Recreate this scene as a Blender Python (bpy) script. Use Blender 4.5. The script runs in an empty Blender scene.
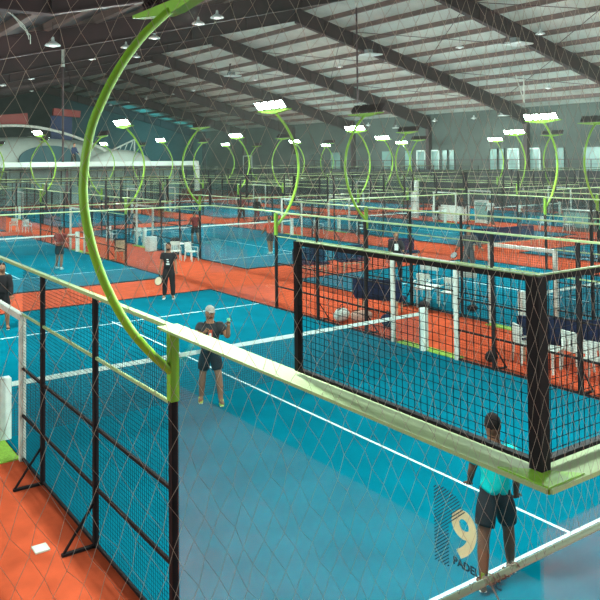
import bpy, bmesh, math, random
from mathutils import Vector, Matrix
S = bpy.context.scene
C = S.collection
PI = math.pi
rnd = random.Random(7)

# ------------------------------------------------------------------ materials
def mat(name, col, rough=0.6, metal=0.0, noise=0.0, nscale=8.0, emit=None, estr=0.0, spec=0.5, bump=0.0, streak=None):
    m = bpy.data.materials.new(name); m.use_nodes = True
    nt = m.node_tree; b = nt.nodes['Principled BSDF']
    b.inputs['Base Color'].default_value = (*col, 1); b.inputs['Roughness'].default_value = rough
    b.inputs['Metallic'].default_value = metal; b.inputs['Specular IOR Level'].default_value = spec
    if emit:
        b.inputs['Emission Color'].default_value = (*emit, 1); b.inputs['Emission Strength'].default_value = estr
    if noise > 0 or bump > 0:
        tc = nt.nodes.new('ShaderNodeTexCoord'); n = nt.nodes.new('ShaderNodeTexNoise')
        n.inputs['Scale'].default_value = nscale; n.inputs['Detail'].default_value = 5
        nt.links.new(tc.outputs['Object'], n.inputs['Vector'])
        if noise > 0:
            r = nt.nodes.new('ShaderNodeValToRGB')
            r.color_ramp.elements[0].position = 0.3; r.color_ramp.elements[1].position = 0.7
            r.color_ramp.elements[0].color = (*[c*(1-noise) for c in col], 1)
            r.color_ramp.elements[1].color = (*[min(1, c*(1+noise)) for c in col], 1)
            nt.links.new(n.outputs['Fac'], r.inputs['Fac']); nt.links.new(r.outputs['Color'], b.inputs['Base Color'])
        if bump > 0:
            bp = nt.nodes.new('ShaderNodeBump'); bp.inputs['Strength'].default_value = bump; bp.inputs['Distance'].default_value = .02
            nt.links.new(n.outputs['Fac'], bp.inputs['Height']); nt.links.new(bp.outputs['Normal'], b.inputs['Normal'])
    return m

def glass_mat():
    m = bpy.data.materials.new('court_glass'); m.use_nodes = True
    nt = m.node_tree; nt.nodes.clear()
    o = nt.nodes.new('ShaderNodeOutputMaterial'); mx = nt.nodes.new('ShaderNodeMixShader')
    t = nt.nodes.new('ShaderNodeBsdfTransparent'); g = nt.nodes.new('ShaderNodeBsdfGlossy')
    f = nt.nodes.new('ShaderNodeFresnel'); 
    ge = nt.nodes.new('ShaderNodeNewGeometry'); mi = nt.nodes.new('ShaderNodeMix')
    mi.inputs[2].default_value = 1.5; mi.inputs[3].default_value = 1/1.5
    nt.links.new(ge.outputs['Backfacing'], mi.inputs[0]); nt.links.new(mi.outputs[0], f.inputs['IOR'])
    t.inputs['Color'].default_value = (0.975, 0.99, 0.99, 1); g.inputs['Roughness'].default_value = 0.02
    nt.links.new(f.outputs[0], mx.inputs[0]); nt.links.new(t.outputs[0], mx.inputs[1]); nt.links.new(g.outputs[0], mx.inputs[2])
    nt.links.new(mx.outputs[0], o.inputs['Surface'])
    return m

M = {}
M['red'] = mat('red_turf', (0.57, 0.088, 0.036), .95, noise=.16, nscale=3, spec=0)
M['blue'] = mat('blue_turf', (0.0, 0.115, 0.168), .95, noise=.13, nscale=1.3, spec=0)
M['white_line'] = mat('white_line', (.62, .74, .74), .9)
M['black'] = mat('black_steel', (.014, .008, .010), .7, spec=.15)
M['rail'] = mat('pale_green_rail', (.37, .45, .20), .65, noise=.06, nscale=4)
M['lime'] = mat('lime_paint', (.24, .46, .02), .5, noise=.10, nscale=6)
M['limeturf'] = mat('lime_turf', (.35, .62, .06), .95, noise=.2, nscale=30)
M['wire'] = mat('mesh_wire', (.012, .010, .014), .9, spec=.05)
M['frame'] = mat('white_frame', (.62, .62, .55), .5, noise=.2, nscale=5)
M['glass'] = glass_mat()
M['netcord'] = mat('net_cord', (.02, .05, .07), .8)
M['tape'] = mat('net_tape', (.68, .76, .70), .7, noise=.12, nscale=7)
M['steel'] = mat('maroon_steel', (.060, .022, .026), .6, noise=.2, nscale=1)
M['purlin'] = mat('brown_purlin', (.15, .085, .075), .6, noise=.2, nscale=1)
M['sheetdark'] = mat('dark_roof_sheet', (.07, .05, .055), .8, noise=.2, nscale=.5)  # separate darker colour for the left roof slope
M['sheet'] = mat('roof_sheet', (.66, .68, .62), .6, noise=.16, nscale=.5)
M['darkwall'] = mat('dark_cladding', (.050, .045, .047), .8, noise=.25, nscale=.5)
M['greywall'] = mat('grey_cladding', (.085, .10, .09), .8, noise=.2, nscale=.3)
M['tealglass'] = mat('window_glass', (.22, .36, .33), .25, noise=.25, nscale=.6)
M['winframe'] = mat('pale_window_frame', (.8, .9, .84), .5)
M['lamp'] = mat('lamp_glass', (.8, .9, .8), .3, emit=(.72, 1.0, .84), estr=40)
M['bayshade'] = mat('lamp_dish', (.75, .78, .76), .4, noise=.05, emit=(.8, 1, .9), estr=.0)
M['baybulb'] = mat('bay_bulb', (.8, .8, .8), .3, emit=(.9, 1, .93), estr=.9)
M['whiteplastic'] = mat('white_plastic', (.70, .74, .68), .5)
M['navy'] = mat('navy_padding', (.008, .014, .05), .8, spec=.15, noise=.3, nscale=5)
M['inflate'] = mat('white_inflatable', (.50, .56, .50), .6, noise=.12, nscale=.6)
M['openteal'] = mat('slide_opening_cover', (.03, .10, .12), .7)
M['redpaint'] = mat('red_beam_paint', (.30, .03, .025), .6, noise=.15)
M['bluefab'] = mat('blue_fabric', (.03, .04, .12), .8, noise=.2)
M['strand'] = mat('net_twine', (.50, .36, .29), .8)
M['wood'] = mat('pale_wood', (.45, .32, .2), .6, noise=.2)
M['decal'] = mat('decal_cream', (.88, .78, .58), .7)
def add_trans(m, f=.5):
    nt = m.node_tree; b = nt.nodes['Principled BSDF']; o = nt.nodes['Material Output']
    t = nt.nodes.new('ShaderNodeBsdfTranslucent'); t.inputs[0].default_value = b.inputs['Base Color'].default_value
    mx = nt.nodes.new('ShaderNodeMixShader'); mx.inputs[0].default_value = f
    nt.links.new(b.outputs[0], mx.inputs[1]); nt.links.new(t.outputs[0], mx.inputs[2]); nt.links.new(mx.outputs[0], o.inputs['Surface'])
add_trans(M['decal'], .6)
M['decaldark'] = mat('decal_dark', (.02, .05, .08), .7)
M['grey'] = mat('mid_grey', (.25, .26, .26), .6, noise=.2)
M['ball'] = mat('ball_felt', (.25, .62, .35), .9)

# ------------------------------------------------------------------ mesh helpers
class MB:
    def __init__(s): s.v = []; s.f = []
    def box(s, a, b):
        (x0, y0, z0), (x1, y1, z1) = a, b
        n = len(s.v)
        s.v += [(x0,y0,z0),(x1,y0,z0),(x1,y1,z0),(x0,y1,z0),(x0,y0,z1),(x1,y0,z1),(x1,y1,z1),(x0,y1,z1)]
        s.f += [tuple(n+i for i in q) for q in ((0,3,2,1),(4,5,6,7),(0,1,5,4),(1,2,6,5),(2,3,7,6),(3,0,4,7))]
        return s
    def bar(s, p, q, w, h=None, up=(0, 0, 1)):
        h = h or w; p = Vector(p); q = Vector(q); d = (q-p).normalized(); u = Vector(up)
        if abs(d.dot(u)) > .99: u = Vector((1, 0, 0))
        r = d.cross(u).normalized(); u = r.cross(d)
        n = len(s.v)
        for e in (p, q):
            for a, b in ((-1,-1),(1,-1),(1,1),(-1,1)): s.v.append(tuple(e + r*a*w/2 + u*b*h/2))
        s.f += [tuple(n+i for i in k) for k in ((0,1,2,3),(7,6,5,4),(0,4,5,1),(1,5,6,2),(2,6,7,3),(3,7,4,0))]
        return s
    def tube(s, pts, rad, k=10, cap=True):
        pts = [Vector(p) for p in pts]; n0 = len(s.v); L = len(pts)
        R = rad if isinstance(rad, (list, tuple)) else [rad]*L
        prev = None
        for i, p in enumerate(pts):
            d = (pts[min(i+1, L-1)]-pts[max(i-1, 0)]).normalized()
            if prev is None:
                u = Vector((0,0,1)) if abs(d.z) < .9 else Vector((1,0,0)); r = d.cross(u).normalized()
            else:
                r = (prev - d*prev.dot(d)).normalized()
            prev = r; u = r.cross(d)
            for j in range(k):
                a = 2*PI*j/k; s.v.append(tuple(p + (r*math.cos(a)+u*math.sin(a))*R[i]))
        for i in range(L-1):
            for j in range(k):
                a = n0+i*k+j; b = n0+i*k+(j+1) % k
                s.f.append((a, b, b+k, a+k))
        if cap:
            s.f.append(tuple(n0+j for j in range(k))[::-1]); s.f.append(tuple(n0+(L-1)*k+j for j in range(k)))
        return s
    def lathe(s, prof, c=(0,0,0), k=16):
        n0 = len(s.v)
        for r, z in prof:
            for j in range(k):
                a = 2*PI*j/k; s.v.append((c[0]+r*math.cos(a), c[1]+r*math.sin(a), c[2]+z))
        for i in range(len(prof)-1):
            for j in range(k):
                a = n0+i*k+j; b = n0+i*k+(j+1) % k
                s.f.append((a, b, b+k, a+k))
        s.f.append(tuple(n0+j for j in range(k))[::-1]); s.f.append(tuple(n0+(len(prof)-1)*k+j for j in range(k)))
        return s
    def ell(s, c, r, k=12, m=8):
        prof = []
        n0 = len(s.v)
        for i in range(m+1):
            t = PI*i/m
            for j in range(k):
                a = 2*PI*j/k
                s.v.append((c[0]+r[0]*max(.02, math.sin(t))*math.cos(a), c[1]+r[1]*max(.02, math.sin(t))*math.sin(a), c[2]-r[2]*math.cos(t)))
        for i in range(m):
            for j in range(k):
                a = n0+i*k+j; b = n0+i*k+(j+1) % k
                s.f.append((a, b, b+k, a+k))
        s.f.append(tuple(n0+j for j in range(k))[::-1]); s.f.append(tuple(n0+m*k+j for j in range(k)))
        return s
    def prism(s, poly, ax, a, b):
        """extrude 2D polygon along axis ax (0,1,2) from a to b"""
        def mk(p, t):
            q = [p[0], p[1]]; q.insert(ax, t); return tuple(q)
        n = len(s.v); L = len(poly)
        s.v += [mk(p, a) for p in poly] + [mk(p, b) for p in poly]
        s.f.append(tuple(n+i for i in range(L))); s.f.append(tuple(n+L+i for i in reversed(range(L))))
        for i in range(L):
            j = (i+1) % L; s.f.append((n+i, n+L+i, n+L+j, n+j))
        return s
    def build(s, name, m, parent=None, smooth=False, bevel=0, label=None):
        me = bpy.data.meshes.new(name); me.from_pydata(s.v, [], s.f); me.update()
        bm = bmesh.new(); bm.from_mesh(me); bmesh.ops.recalc_face_normals(bm, faces=bm.faces)
        if bevel:
            bmesh.ops.bevel(bm, geom=list(bm.edges), offset=bevel, segments=2, affect='EDGES', clamp_overlap=True)
        bm.to_mesh(me); bm.free()
        me.materials.append(m)
        if smooth:
            for p in me.polygons: p.use_smooth = True
        o = bpy.data.objects.new(name, me); C.objects.link(o)
        if parent: o.parent = parent
        if label: o['label'] = label
        return o

def tag(o, label, cat, group=None, kind=None):
    o['label'] = label; o['category'] = cat
    if group: o['group'] = group
    if kind: o['kind'] = kind
    return o
def struct(o, label=None):
    o['kind'] = 'structure'
    if label: o['label'] = label
    return o
def empty(name, loc, rz=0, label=None, cat=None, group=None):
    o = bpy.data.objects.new(name, None); C.objects.link(o); o.location = loc; o.rotation_euler = (0, 0, rz)
    o.empty_display_size = .1
    if label: tag(o, label, cat, group)
    return o
def kids(o): return [c for c in o.children]
def copy_tree(o, parent=None):
    c = o.copy(); C.objects.link(c); c.parent = parent
    for ch in kids(o): copy_tree(ch, c)
    return c

# ------------------------------------------------------------------ camera (level camera, shifted frame)
cam = bpy.data.cameras.new('camera'); co = bpy.data.objects.new('camera', cam); C.objects.link(co); S.camera = co
cx, cy, cz, yaw, pitch, roll, f_, px_, py_ = (-3.3387,-2.3145,4.6185,1.0037,0.0317,-0.0079,721.5756,230.0689,137.7287)
F = Vector((math.cos(pitch)*math.cos(yaw), math.cos(pitch)*math.sin(yaw), math.sin(pitch)))
R_ = Vector((math.sin(yaw), -math.cos(yaw), 0)); U = R_.cross(F)
R2 = R_*math.cos(roll)+U*math.sin(roll); U2 = -R_*math.sin(roll)+U*math.cos(roll)
co.matrix_world = Matrix(((R2.x, U2.x, -F.x, cx), (R2.y, U2.y, -F.y, cy), (R2.z, U2.z, -F.z, cz), (0,0,0,1)))
cam.sensor_width = 36; cam.lens = 36*f_/600; cam.shift_x = (300-px_)/600; cam.shift_y = (py_-300)/600
cam.clip_start = .05; cam.clip_end = 400

# ------------------------------------------------------------------ hall shell
RX, RZ, SL = 29.5, 16.2, .245           # ridge position, height, slope
XW0, XW1, YW0, YW1 = -15., 57., -26., 104.
def roofz(x): return RZ - SL*(min(RX-x, 26.5) if x < RX else x-RX)
struct(MB().box((XW0, YW0, -.2), (XW1+1, YW1+1, 0)).build('floor', M['red']), 'orange red turf floor between the courts')
rs = MB()
rs.prism([(RX, RZ), (XW1, roofz(XW1)), (XW1, roofz(XW1)+.1), (RX, RZ+.1)], 1, YW0, YW1)
struct(MB().prism([(XW0, roofz(XW0)), (3, roofz(3)), (RX, RZ), (RX, RZ+.1), (3, roofz(3)+.1), (XW0, roofz(XW0)+.1)], 1, YW0, YW1).build('ceiling', M['sheetdark']), 'dark left slope of the roof')
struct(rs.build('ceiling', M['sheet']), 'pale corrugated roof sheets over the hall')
struct(MB().box((XW1, YW0, 0), (XW1+.3, YW1, roofz(XW1))).build('wall_right', M['greywall']))
struct(MB().box((XW0-.3, YW0, 0), (XW0, YW1, roofz(XW0))).build('wall_left', M['darkwall']))
struct(MB().prism([(XW0, 0), (XW1, 0), (XW1, roofz(XW1)), (RX, RZ), (3, roofz(3)), (XW0, roofz(XW0))], 1, YW1, YW1+.3).build('wall_back', M['darkwall']))
struct(MB().prism([(XW0, 0), (XW1, 0), (XW1, roofz(XW1)), (RX, RZ), (3, roofz(3)), (XW0, roofz(XW0))], 1, YW0-.3, YW0).build('wall_front', M['darkwall']))
# rafters (I-beams following the slope, haunched at the eave) : structure
def rafter(y):
    b = MB()
    def zz(x): return roofz(x)
    for sgn, xe in ((1, XW1), (-1, XW0)):
        n = 10
        xs = [RX + (xe-RX)*i/n for i in range(n+1)]
        dep = lambda x: 1.05 + .35*max(0, (abs(x-RX)-20)/8)**1.0 if sgn > 0 else .9
        for i in range(n):
            a, c = xs[i], xs[i+1]
            lo, hi = min(a, c), max(a, c)
            top = .30
            # web
            b.prism([(lo, zz(lo)-top), (hi, zz(hi)-top), (hi, zz(hi)-top-dep(hi)), (lo, zz(lo)-top-dep(lo))], 1, y-.02, y+.02)
            for off in (top, None):
                o0 = off if off is not None else top+dep(lo); o1 = off if off is not None else top+dep(hi)
                b.prism([(lo, zz(lo)-o0), (hi, zz(hi)-o1), (hi, zz(hi)-o1-.05), (lo, zz(lo)-o0-.05)], 1, y-.17, y+.17)
            b.box((lo-.02, y-.15, min(zz(lo)-top-dep(lo), zz(lo)-1.0)), (lo+.02, y+.15, zz(lo)-top))
    return b
for i, y in enumerate([-8, 4, 16, 28, 40, 52, 64, 76, 88, 100]):
    struct(rafter(y).build('trim_%d' % (i+1), M['steel']), 'dark steel rafter spanning the hall')
for i, y in enumerate([28, 40, 52, 64, 76, 88, 100]):
    struct(MB().box((XW1-.5, y-.2, 0), (XW1, y+.2, roofz(XW1)-.5)).build('trim_%d' % (i+11), M['steel']), 'dark steel column at the side wall')
pb = MB()
x = RX-.4; k = 0
for sgn in (1, -1):
    d = .5
    while True:
        x = RX + sgn*d
        if x > XW1-.2 or x < XW0+.2: break
        z = roofz(x)
        pb.box((x-.045, YW0, z-.30), (x+.045, YW1, z-.01)); pb.box((x-.045, YW0, z-.32), (x+.22, YW1, z-.29))
        d += 2.25
struct(pb.build('trim_20', M['purlin']), 'brown purlins under the roof sheets')
bb = MB()                                      # roof cross bracing cables
for y in (16, 28, 40, 52, 64, 76, 88):
    for xa in (34, 44):
        bb.tube([(xa, y, roofz(xa)-.5), (xa+9, y+12, roofz(xa+9)-.5)], .025, 5)
        bb.tube([(xa+9, y, roofz(xa+9)-.5), (xa, y+12, roofz(xa)-.5)], .025, 5)
struct(bb.build('trim_21', M['steel']), 'thin roof bracing rods')

# mezzanine along the right wall
struct(MB().box((XW1-3.2, 12, 3.1), (XW1, 74, 3.45)).build('trim_22', M['darkwall']), 'dark mezzanine slab')
struct(MB().box((XW1-3.0, 12, 0), (XW1-2.8, 74, 3.1)).build('wall_mezzanine', M['darkwall']))
mz = MB()
for yy in range(12, 75, 2): mz.box((XW1-3.18, yy-.03, 3.45), (XW1-3.12, yy+.03, 4.5))
mz.box((XW1-3.19, 12, 4.47), (XW1-3.11, 74, 4.54)); 
for z in (3.8, 4.1): mz.box((XW1-3.17, 12, z), (XW1-3.13, 74, z+.03))
tag(mz.build('balcony_railing', M['steel']), 'dark railing along the mezzanine edge below the pale windows', 'railing')
def far_window(n, y0, y1, z0=3.5, z1=5.6, door=False):
    o = MB().box((XW1-.08, y0, z0), (XW1-.02, y1, z1)).build(('door_%d' if door else 'window_%d') % n, M['tealglass'])
    struct(o)
    fr = MB(); w = .14 if door else .06
    fr.box((XW1-.14, y0, z0), (XW1-.02, y0+w, z1)); fr.box((XW1-.14, y1-w, z0), (XW1-.02, y1, z1)); fr.box((XW1-.14, y0, z1-w), (XW1-.02, y1, z1))
    if door:
        ym = (y0+y1)/2; 
    fr.build('door_frame' if door else 'window_frame', M['winframe'] if door else M['greywall'], o)
n_ = 1
for (a, b) in ((54.53,55.73),(49.6,50.41),(48.68,49.47),(43.4,44.33),(42.59,43.28),(36.3,37.28),(31.5,34.6),(57.75,59.36),(66.5,68.5)):
    far_window(n_, a, b); n_ += 1
n_ = 1
for (a, b) in ((52.63,53.94),(50.69,51.93),(40.93,42.26),(38.7,40.06)):
    far_window(n_, a, b, door=True); n_ += 1
# grey cabin standing against the right wall far back
cb = MB().box((XW1-2.6, 69.7, 0), (XW1, 85.6, 5.4)); struct(cb.build('wall_cabin', M['greywall']), 'grey cabin wall at the far right')
cd = MB().box((XW1-2.68, 82.6, 2.4), (XW1-2.61, 84.6, 5.2)).build('door_5', M['darkwall']); struct(cd)
MB().box((XW1-2.72, 82.5, 2.4), (XW1-2.62, 82.62, 5.3)).box((XW1-2.72, 84.6, 2.4), (XW1-2.62, 84.72, 5.3)).box((XW1-2.72, 82.5, 5.2), (XW1-2.62, 84.72, 5.32)).build('door_frame', M['winframe'], cd)

# ------------------------------------------------------------------ court floors
ROWS = (0, 23.3, 46.6); COLS = (0, 13.8, 27.6, 41.4)
fm = MB().box((0, 0, 0), (10, 20, .012))
lb = MB()
lb.box((0, 3.03, .012), (10, 3.08, .014)); lb.box((0, 16.92, .012), (10, 16.97, .014)); lb.box((4.975, 3.05, .012), (5.025, 17.15, .014))
floor0 = struct(fm.build('floor', M['blue'])); lb.build('court_line', M['white_line'], floor0)
spots = [(c, r) for r in ROWS for c in COLS]
for (c, r) in spots[1:] + [(-13.8, 0), (-13.8, 23.3), (0, -23.3), (13.8, -23.3), (-13.8, -23.3)]:
    o = copy_tree(floor0); o.location = (c, r, 0)

# ------------------------------------------------------------------ cages (built with the court corner at the origin)
RT = 'top_rail'
cage = empty('court_cage', (0, 0, 0))
def wires(kind, u0, u1, z0, z1, at_, du=.05, dz=.05, w=.003):
    b = MB(); n = int(round((u1-u0)/du)); h = w/2
    for i in range(1, n):
        u = u0+(u1-u0)*i/n
        b.box((at_-h, u-h, z0), (at_+h, u+h, z1)) if kind == 'x' else b.box((u-h, at_-h, z0), (u+h, at_+h, z1))
    m = int(round((z1-z0)/dz))
    for j in range(1, m):
        z = z0+(z1-z0)*j/m
        b.box((at_-h-w, u0, z-h), (at_+h-w, u1, z+h)) if kind == 'x' else b.box((u0, at_-h-w, z-h), (u1, at_+h-w, z+h))
    return b
for X, sg in ((0, -1), (10, 1)):
    for Y in (4, 6, 8, 12, 14, 16):
        w = .036 if Y in (4, 16) else .03
        MB().box((X-w, Y-w, 0), (X+w, Y+w, 2.98)).build('post', M['black'], cage)
        if Y not in (4, 16):
            br = MB().bar((X+sg*.03, Y, .02), (X+sg*.42, Y, .02), .05, .03).bar((X+sg*.40, Y, .03), (X+sg*.03, Y, .52), .025, .025)
            br.build('brace', M['black'], cage)
    for (a, b) in ((4, 6), (6, 8), (8, 9), (11, 12), (12, 14), (14, 16)):
        wires('x', a, b, .03, 2.96, X).build('mesh_panel', M['wire'], cage)
        for z in (.04, .70, 1.42): MB().bar((X, a, z), (X, b, z), .035, .035).build('crossbar', M['black'], cage)
        MB().bar((X, a, 2.25), (X, b, 2.25), .03, .03).build('crossbar', M['rail'], cage, label='pale green crossbar')
    MB().box((X-.035, 4, 2.97), (X+.035, 16, 3.01)).build(RT, M['rail'], cage)
    for (a, b) in ((0, 4), (16, 20)):
        MB().box((min(X-sg*.05, X+sg*.17), a-(.15 if a == 0 else 0), 3.0), (max(X-sg*.05, X+sg*.17), b+(.15 if b == 20 else 0), 3.022)).build(RT, M['rail'], cage)
        for g0 in (a, a+2):
            MB().box((X-.006, g0+.006, .02), (X+.006, g0+1.994, 3.0)).build('glass_panel', M['glass'], cage)
        MB().box((X-.03, a, 0), (X+.03, b, .03)).build('base_channel', M['black'], cage)
    for (a, b) in ((0, 2), (18, 20)):
        wires('x', a, b, 3.05, 3.98, X).build('mesh_panel', M['wire'], cage)
        MB().box((X-.016, a, 3.98), (X+.016, b, 4.01)).box((X-.022, a, 3.05), (X+.022, b, 3.07)).build('mesh_frame', M['black'], cage)
        MB().box((X-.012, a, 4.01), (X+.012, b, 4.017)).build('frame_highlight', M['rail'], cage)  # pale strip paints a highlight along the black top bar
    for Y in (2, 18): MB().box((X-.022, Y-.022, 3.05), (X+.022, Y+.022, 4.01)).build('upper_post', M['black'], cage)
    for Y in (0, 20):
        MB().box((X-.037, Y-.037, 3.03), (X+.037, Y+.037, 4.01)).build('upper_post', M['black'], cage)
        s = 1 if Y == 0 else -1
        d = 1 if X == 0 else -1
        MB().prism([(X-d*.155, Y-s*.155), (X+d*.14, Y-s*.155), (X-d*.155, Y+s*.14)], 2, 2.994, 3.03).build('corner_plate', M['lime'], cage)
    # entrance frame of white tube
    fr = MB(); k = X
    fr.bar((k, 9, 0), (k, 9, 2.2), .09, .09); fr.bar((k, 11, 0), (k, 11, 2.2), .09, .09); fr.bar((k, 8.96, 2.2), (k, 11.04, 2.2), .09, .09)
    fr.build('entrance_frame', M['frame'], cage)
    x0, x1 = (X-.33, X-.02) if X == 0 else (X+.02, X+.33)
    MB().box((x0, 9.05, .001), (x1, 10.95, .02)).build('threshold', M['limeturf'], cage)
for Y in (0, 20):
    MB().box((-.15, min(Y-.05, Y+.05) if 0 else (Y-.17 if Y == 0 else Y-.05), 3.0), (10.15, Y+.05 if Y == 0 else Y+.17, 3.024)).build(RT, M['rail'], cage)
    MB().box((0, Y-.03, 0), (10, Y+.03, .03)).build('base_channel', M['black'], cage)
    MB().box((0, Y-.016, 3.98), (10, Y+.016, 4.01)).box((0, Y-.022, 3.055), (10, Y+.022, 3.075)).build('mesh_frame', M['black'], cage)
    MB().box((0, Y-.012, 4.01), (10, Y+.012, 4.017)).build('frame_highlight', M['rail'], cage)  # highlight on the end frame's top edge, painted as a pale strip
    for i in range(5):
        MB().box((2*i+.006, Y-.006, .02), (2*i+1.994, Y+.006, 3.0)).build('glass_panel', M['glass'], cage)
        wires('y', 2*i, 2*i+2, 3.055, 3.98, Y).build('mesh_panel', M['wire'], cage)
        if i: MB().box((2*i-.025, Y-.025, 3.05), (2*i+.025, Y+.025, 4.01)).build('upper_post', M['black'], cage)

# net
net = empty('court_net', (0, 10, 0))
MB().box((.12, -.006, .86), (9.88, .006, .935)).build('tape', M['tape'], net)
nb = MB()
for i in range(0, 218):
    x = .12+i*.045; nb.box((x-.003, -.002, .03), (x+.003, .002, .87))
for j in range(0, 19):
    z = .04+j*.045; nb.box((.12, -.002, z-.0025), (9.88, .002, z+.0025))
nb.build('net_mesh', M['netcord'], net)
for x in (.03, 9.97):
    MB().box((x-.13 if x < 1 else x-.07, -.07, 0), (x+.07 if x < 1 else x+.13, .07, 1.03)).build('post_sleeve', M['tape'], net, bevel=.015)

# light pole: bow-shaped, bowing out to -X, lamps looking to +X
def make_pole():
    t = empty('light_pole', (0, 4, 0))
    prof = [(0, 2.55), (-.12, 2.66), (-.27, 2.81), (-.48, 3.07), (-.70, 3.47), (-.85, 3.9), (-.92, 4.36), (-.86, 4.85), (-.74, 5.17), (-.56, 5.5), (-.34, 5.80), (-.12, 6.02), (.02, 6.14)]
    pts = []
    for i in range(len(prof)-1):
        for k in range(3):
            s = k/3; p0 = prof[max(i-1, 0)]; p1 = prof[i]; p2 = prof[i+1]; p3 = prof[min(i+2, len(prof)-1)]
            q = [0.5*((2*p1[j])+(-p0[j]+p2[j])*s+(2*p0[j]-5*p1[j]+4*p2[j]-p3[j])*s*s+(-p0[j]+3*p1[j]-3*p2[j]+p3[j])*s**3) for j in (0, 1)]
            pts.append((q[0], 0, q[1]))
    pts.append((.02, 0, 6.14))
    MB().tube(pts, .042, 10).build('arc', M['lime'], t, smooth=True)
    MB().box((-.048, -.048, 2.28), (.048, .048, 2.965)).build('sleeve', M['lime'], t, bevel=.008)
    MB().prism([(-.82, 6.20), (.82, 6.20), (.82, 6.17), (.12, 6.08), (-.12, 6.08), (-.82, 6.17)], 0, -.04, .09).build('crossbar', M['lime'], t)
    for k in range(4):
        y = -.585+.39*k
        fl = MB()
        # housing tilted towards +X and down
        a = math.radians(38); ca, sa = math.cos(a), math.sin(a)
        def P(u, v, w):  # u along face, v lateral, w behind face
            return (.10+u*sa-w*ca*1.0+.10, y+v, 6.34-(-u)*ca-w*(-sa)*1.0)
        def slab(u0, u1, v, w0, w1):
            n = len(fl.v)
            fl.v += [P(u, vv, w) for w in (w0, w1) for (u, vv) in ((u0, -v), (u1, -v), (u1, v), (u0, v))]
            fl.f += [tuple(n+i for i in q) for q in ((0,3,2,1),(4,5,6,7),(0,1,5,4),(1,2,6,5),(2,3,7,6),(3,0,4,7))]
        slab(-.15, .15, .165, 0, .07)
        for q in range(6): slab(-.15, .15, .012, .07, .12) if q == 0 else None
        for q in (-.13, -.065, .065, .13):
            n = len(fl.v); fl.v += [P(u, q+vv, w) for w in (.07, .12) for (u, vv) in ((-.14, -.008), (.14, -.008), (.14, .008), (-.14, .008))]
            fl.f += [tuple(n+i for i in qq) for qq in ((0,3,2,1),(4,5,6,7),(0,1,5,4),(1,2,6,5),(2,3,7,6),(3,0,4,7))]
        h = fl.build('floodlight', M['steel'], t)
        gl = MB(); gl.v = [P(u, v, w) for w in (-.006, .004) for (u, v) in ((-.13, -.145), (.13, -.145), (.13, .145), (-.13, .145))]
        gl.f = [(0,3,2,1),(4,5,6,7),(0,1,5,4),(1,2,6,5),(2,3,7,6),(3,0,4,7)]
        gl.build('lamp_glass', M['lamp'], h)
    L = bpy.data.lights.new('flood', 'AREA'); L.shape = 'RECTANGLE'; L.size = .3; L.size_y = 1.5; L.energy = LAMPW; L.color = (.80, 1.0, .93)
    lo = bpy.data.objects.new('flood', L); C.objects.link(lo); lo.parent = t
    lo.location = (.33, 0, 6.22); lo.rotation_euler = (0, math.radians(-52), 0)
    return t
LAMPW = 900
pole = make_pole()
poles = []
def col_word(c): return {0: 'first', 13.8: 'second', 27.6: 'third', 41.4: 'fourth'}[c]
for (c, r) in spots:
    for X in (0, 10):
        for Y in (4, 16):
            o = pole if (c, r, X, Y) == (0, 0, 0, 4) else copy_tree(pole)
            o.location = (c+X, r+Y, 0); o.rotation_euler = (0, 0, 0 if X == 0 else PI)
            poles.append((o, c, r, X, Y))
for (x, y, rz, l) in ((0, -7.3, 0, 'lime bow-shaped light pole behind the camera on the left of the next court'), (10, -7.3, PI, 'lime bow-shaped light pole right of the camera on the next court'),
                      (-13.8, 4, 0, 'lime bow-shaped light pole far left of the photo, near end'), (-13.8, 16, 0, 'lime bow-shaped light pole far left of the photo, far end')):
    o = copy_tree(pole); o.location = (x, y, 0); o.rotation_euler = (0, 0, rz); tag(o, l, 'light pole', 'bow-shaped floodlight poles beside the courts')
    MB().box((-.05, -.05, 0), (.05, .05, 2.98)).build('post', M['black'], o)
rw = {0: 'front', 23.3: 'middle', 46.6: 'back'}
for (o, c, r, X, Y) in poles:
    if (c, r, X, Y) == (0, 0, 0, 4): lab = 'large lime green bow-shaped light pole in the left foreground'
    else:
        lab = 'lime bow-shaped light pole, %s court column, %s row, %s side, %s end' % (
            col_word(c), rw[r], 'lit right' if X else 'unlit left', 'near' if Y == 4 else 'far')
    tag(o, lab, 'light pole', 'bow-shaped floodlight poles beside the courts')
for i, (c, r) in enumerate(spots):
    o = cage if i == 0 else copy_tree(cage); o.location = (c, r, 0)
    tag(o, 'near court cage of glass and black mesh with pale green rails, court number nine' if i == 0 else
        'black mesh and glass court cage, %s column from left, %s row' % (col_word(c), rw[r]), 'court cage', 'padel court cages')
    o = net if i == 0 else copy_tree(net); o.location = (c, r+10, 0)
    tag(o, 'white-taped net across the near blue court' if i == 0 else
        'white-taped net on the blue court, %s column from left, %s row' % (col_word(c), rw[r]), 'net', 'court nets')

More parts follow.
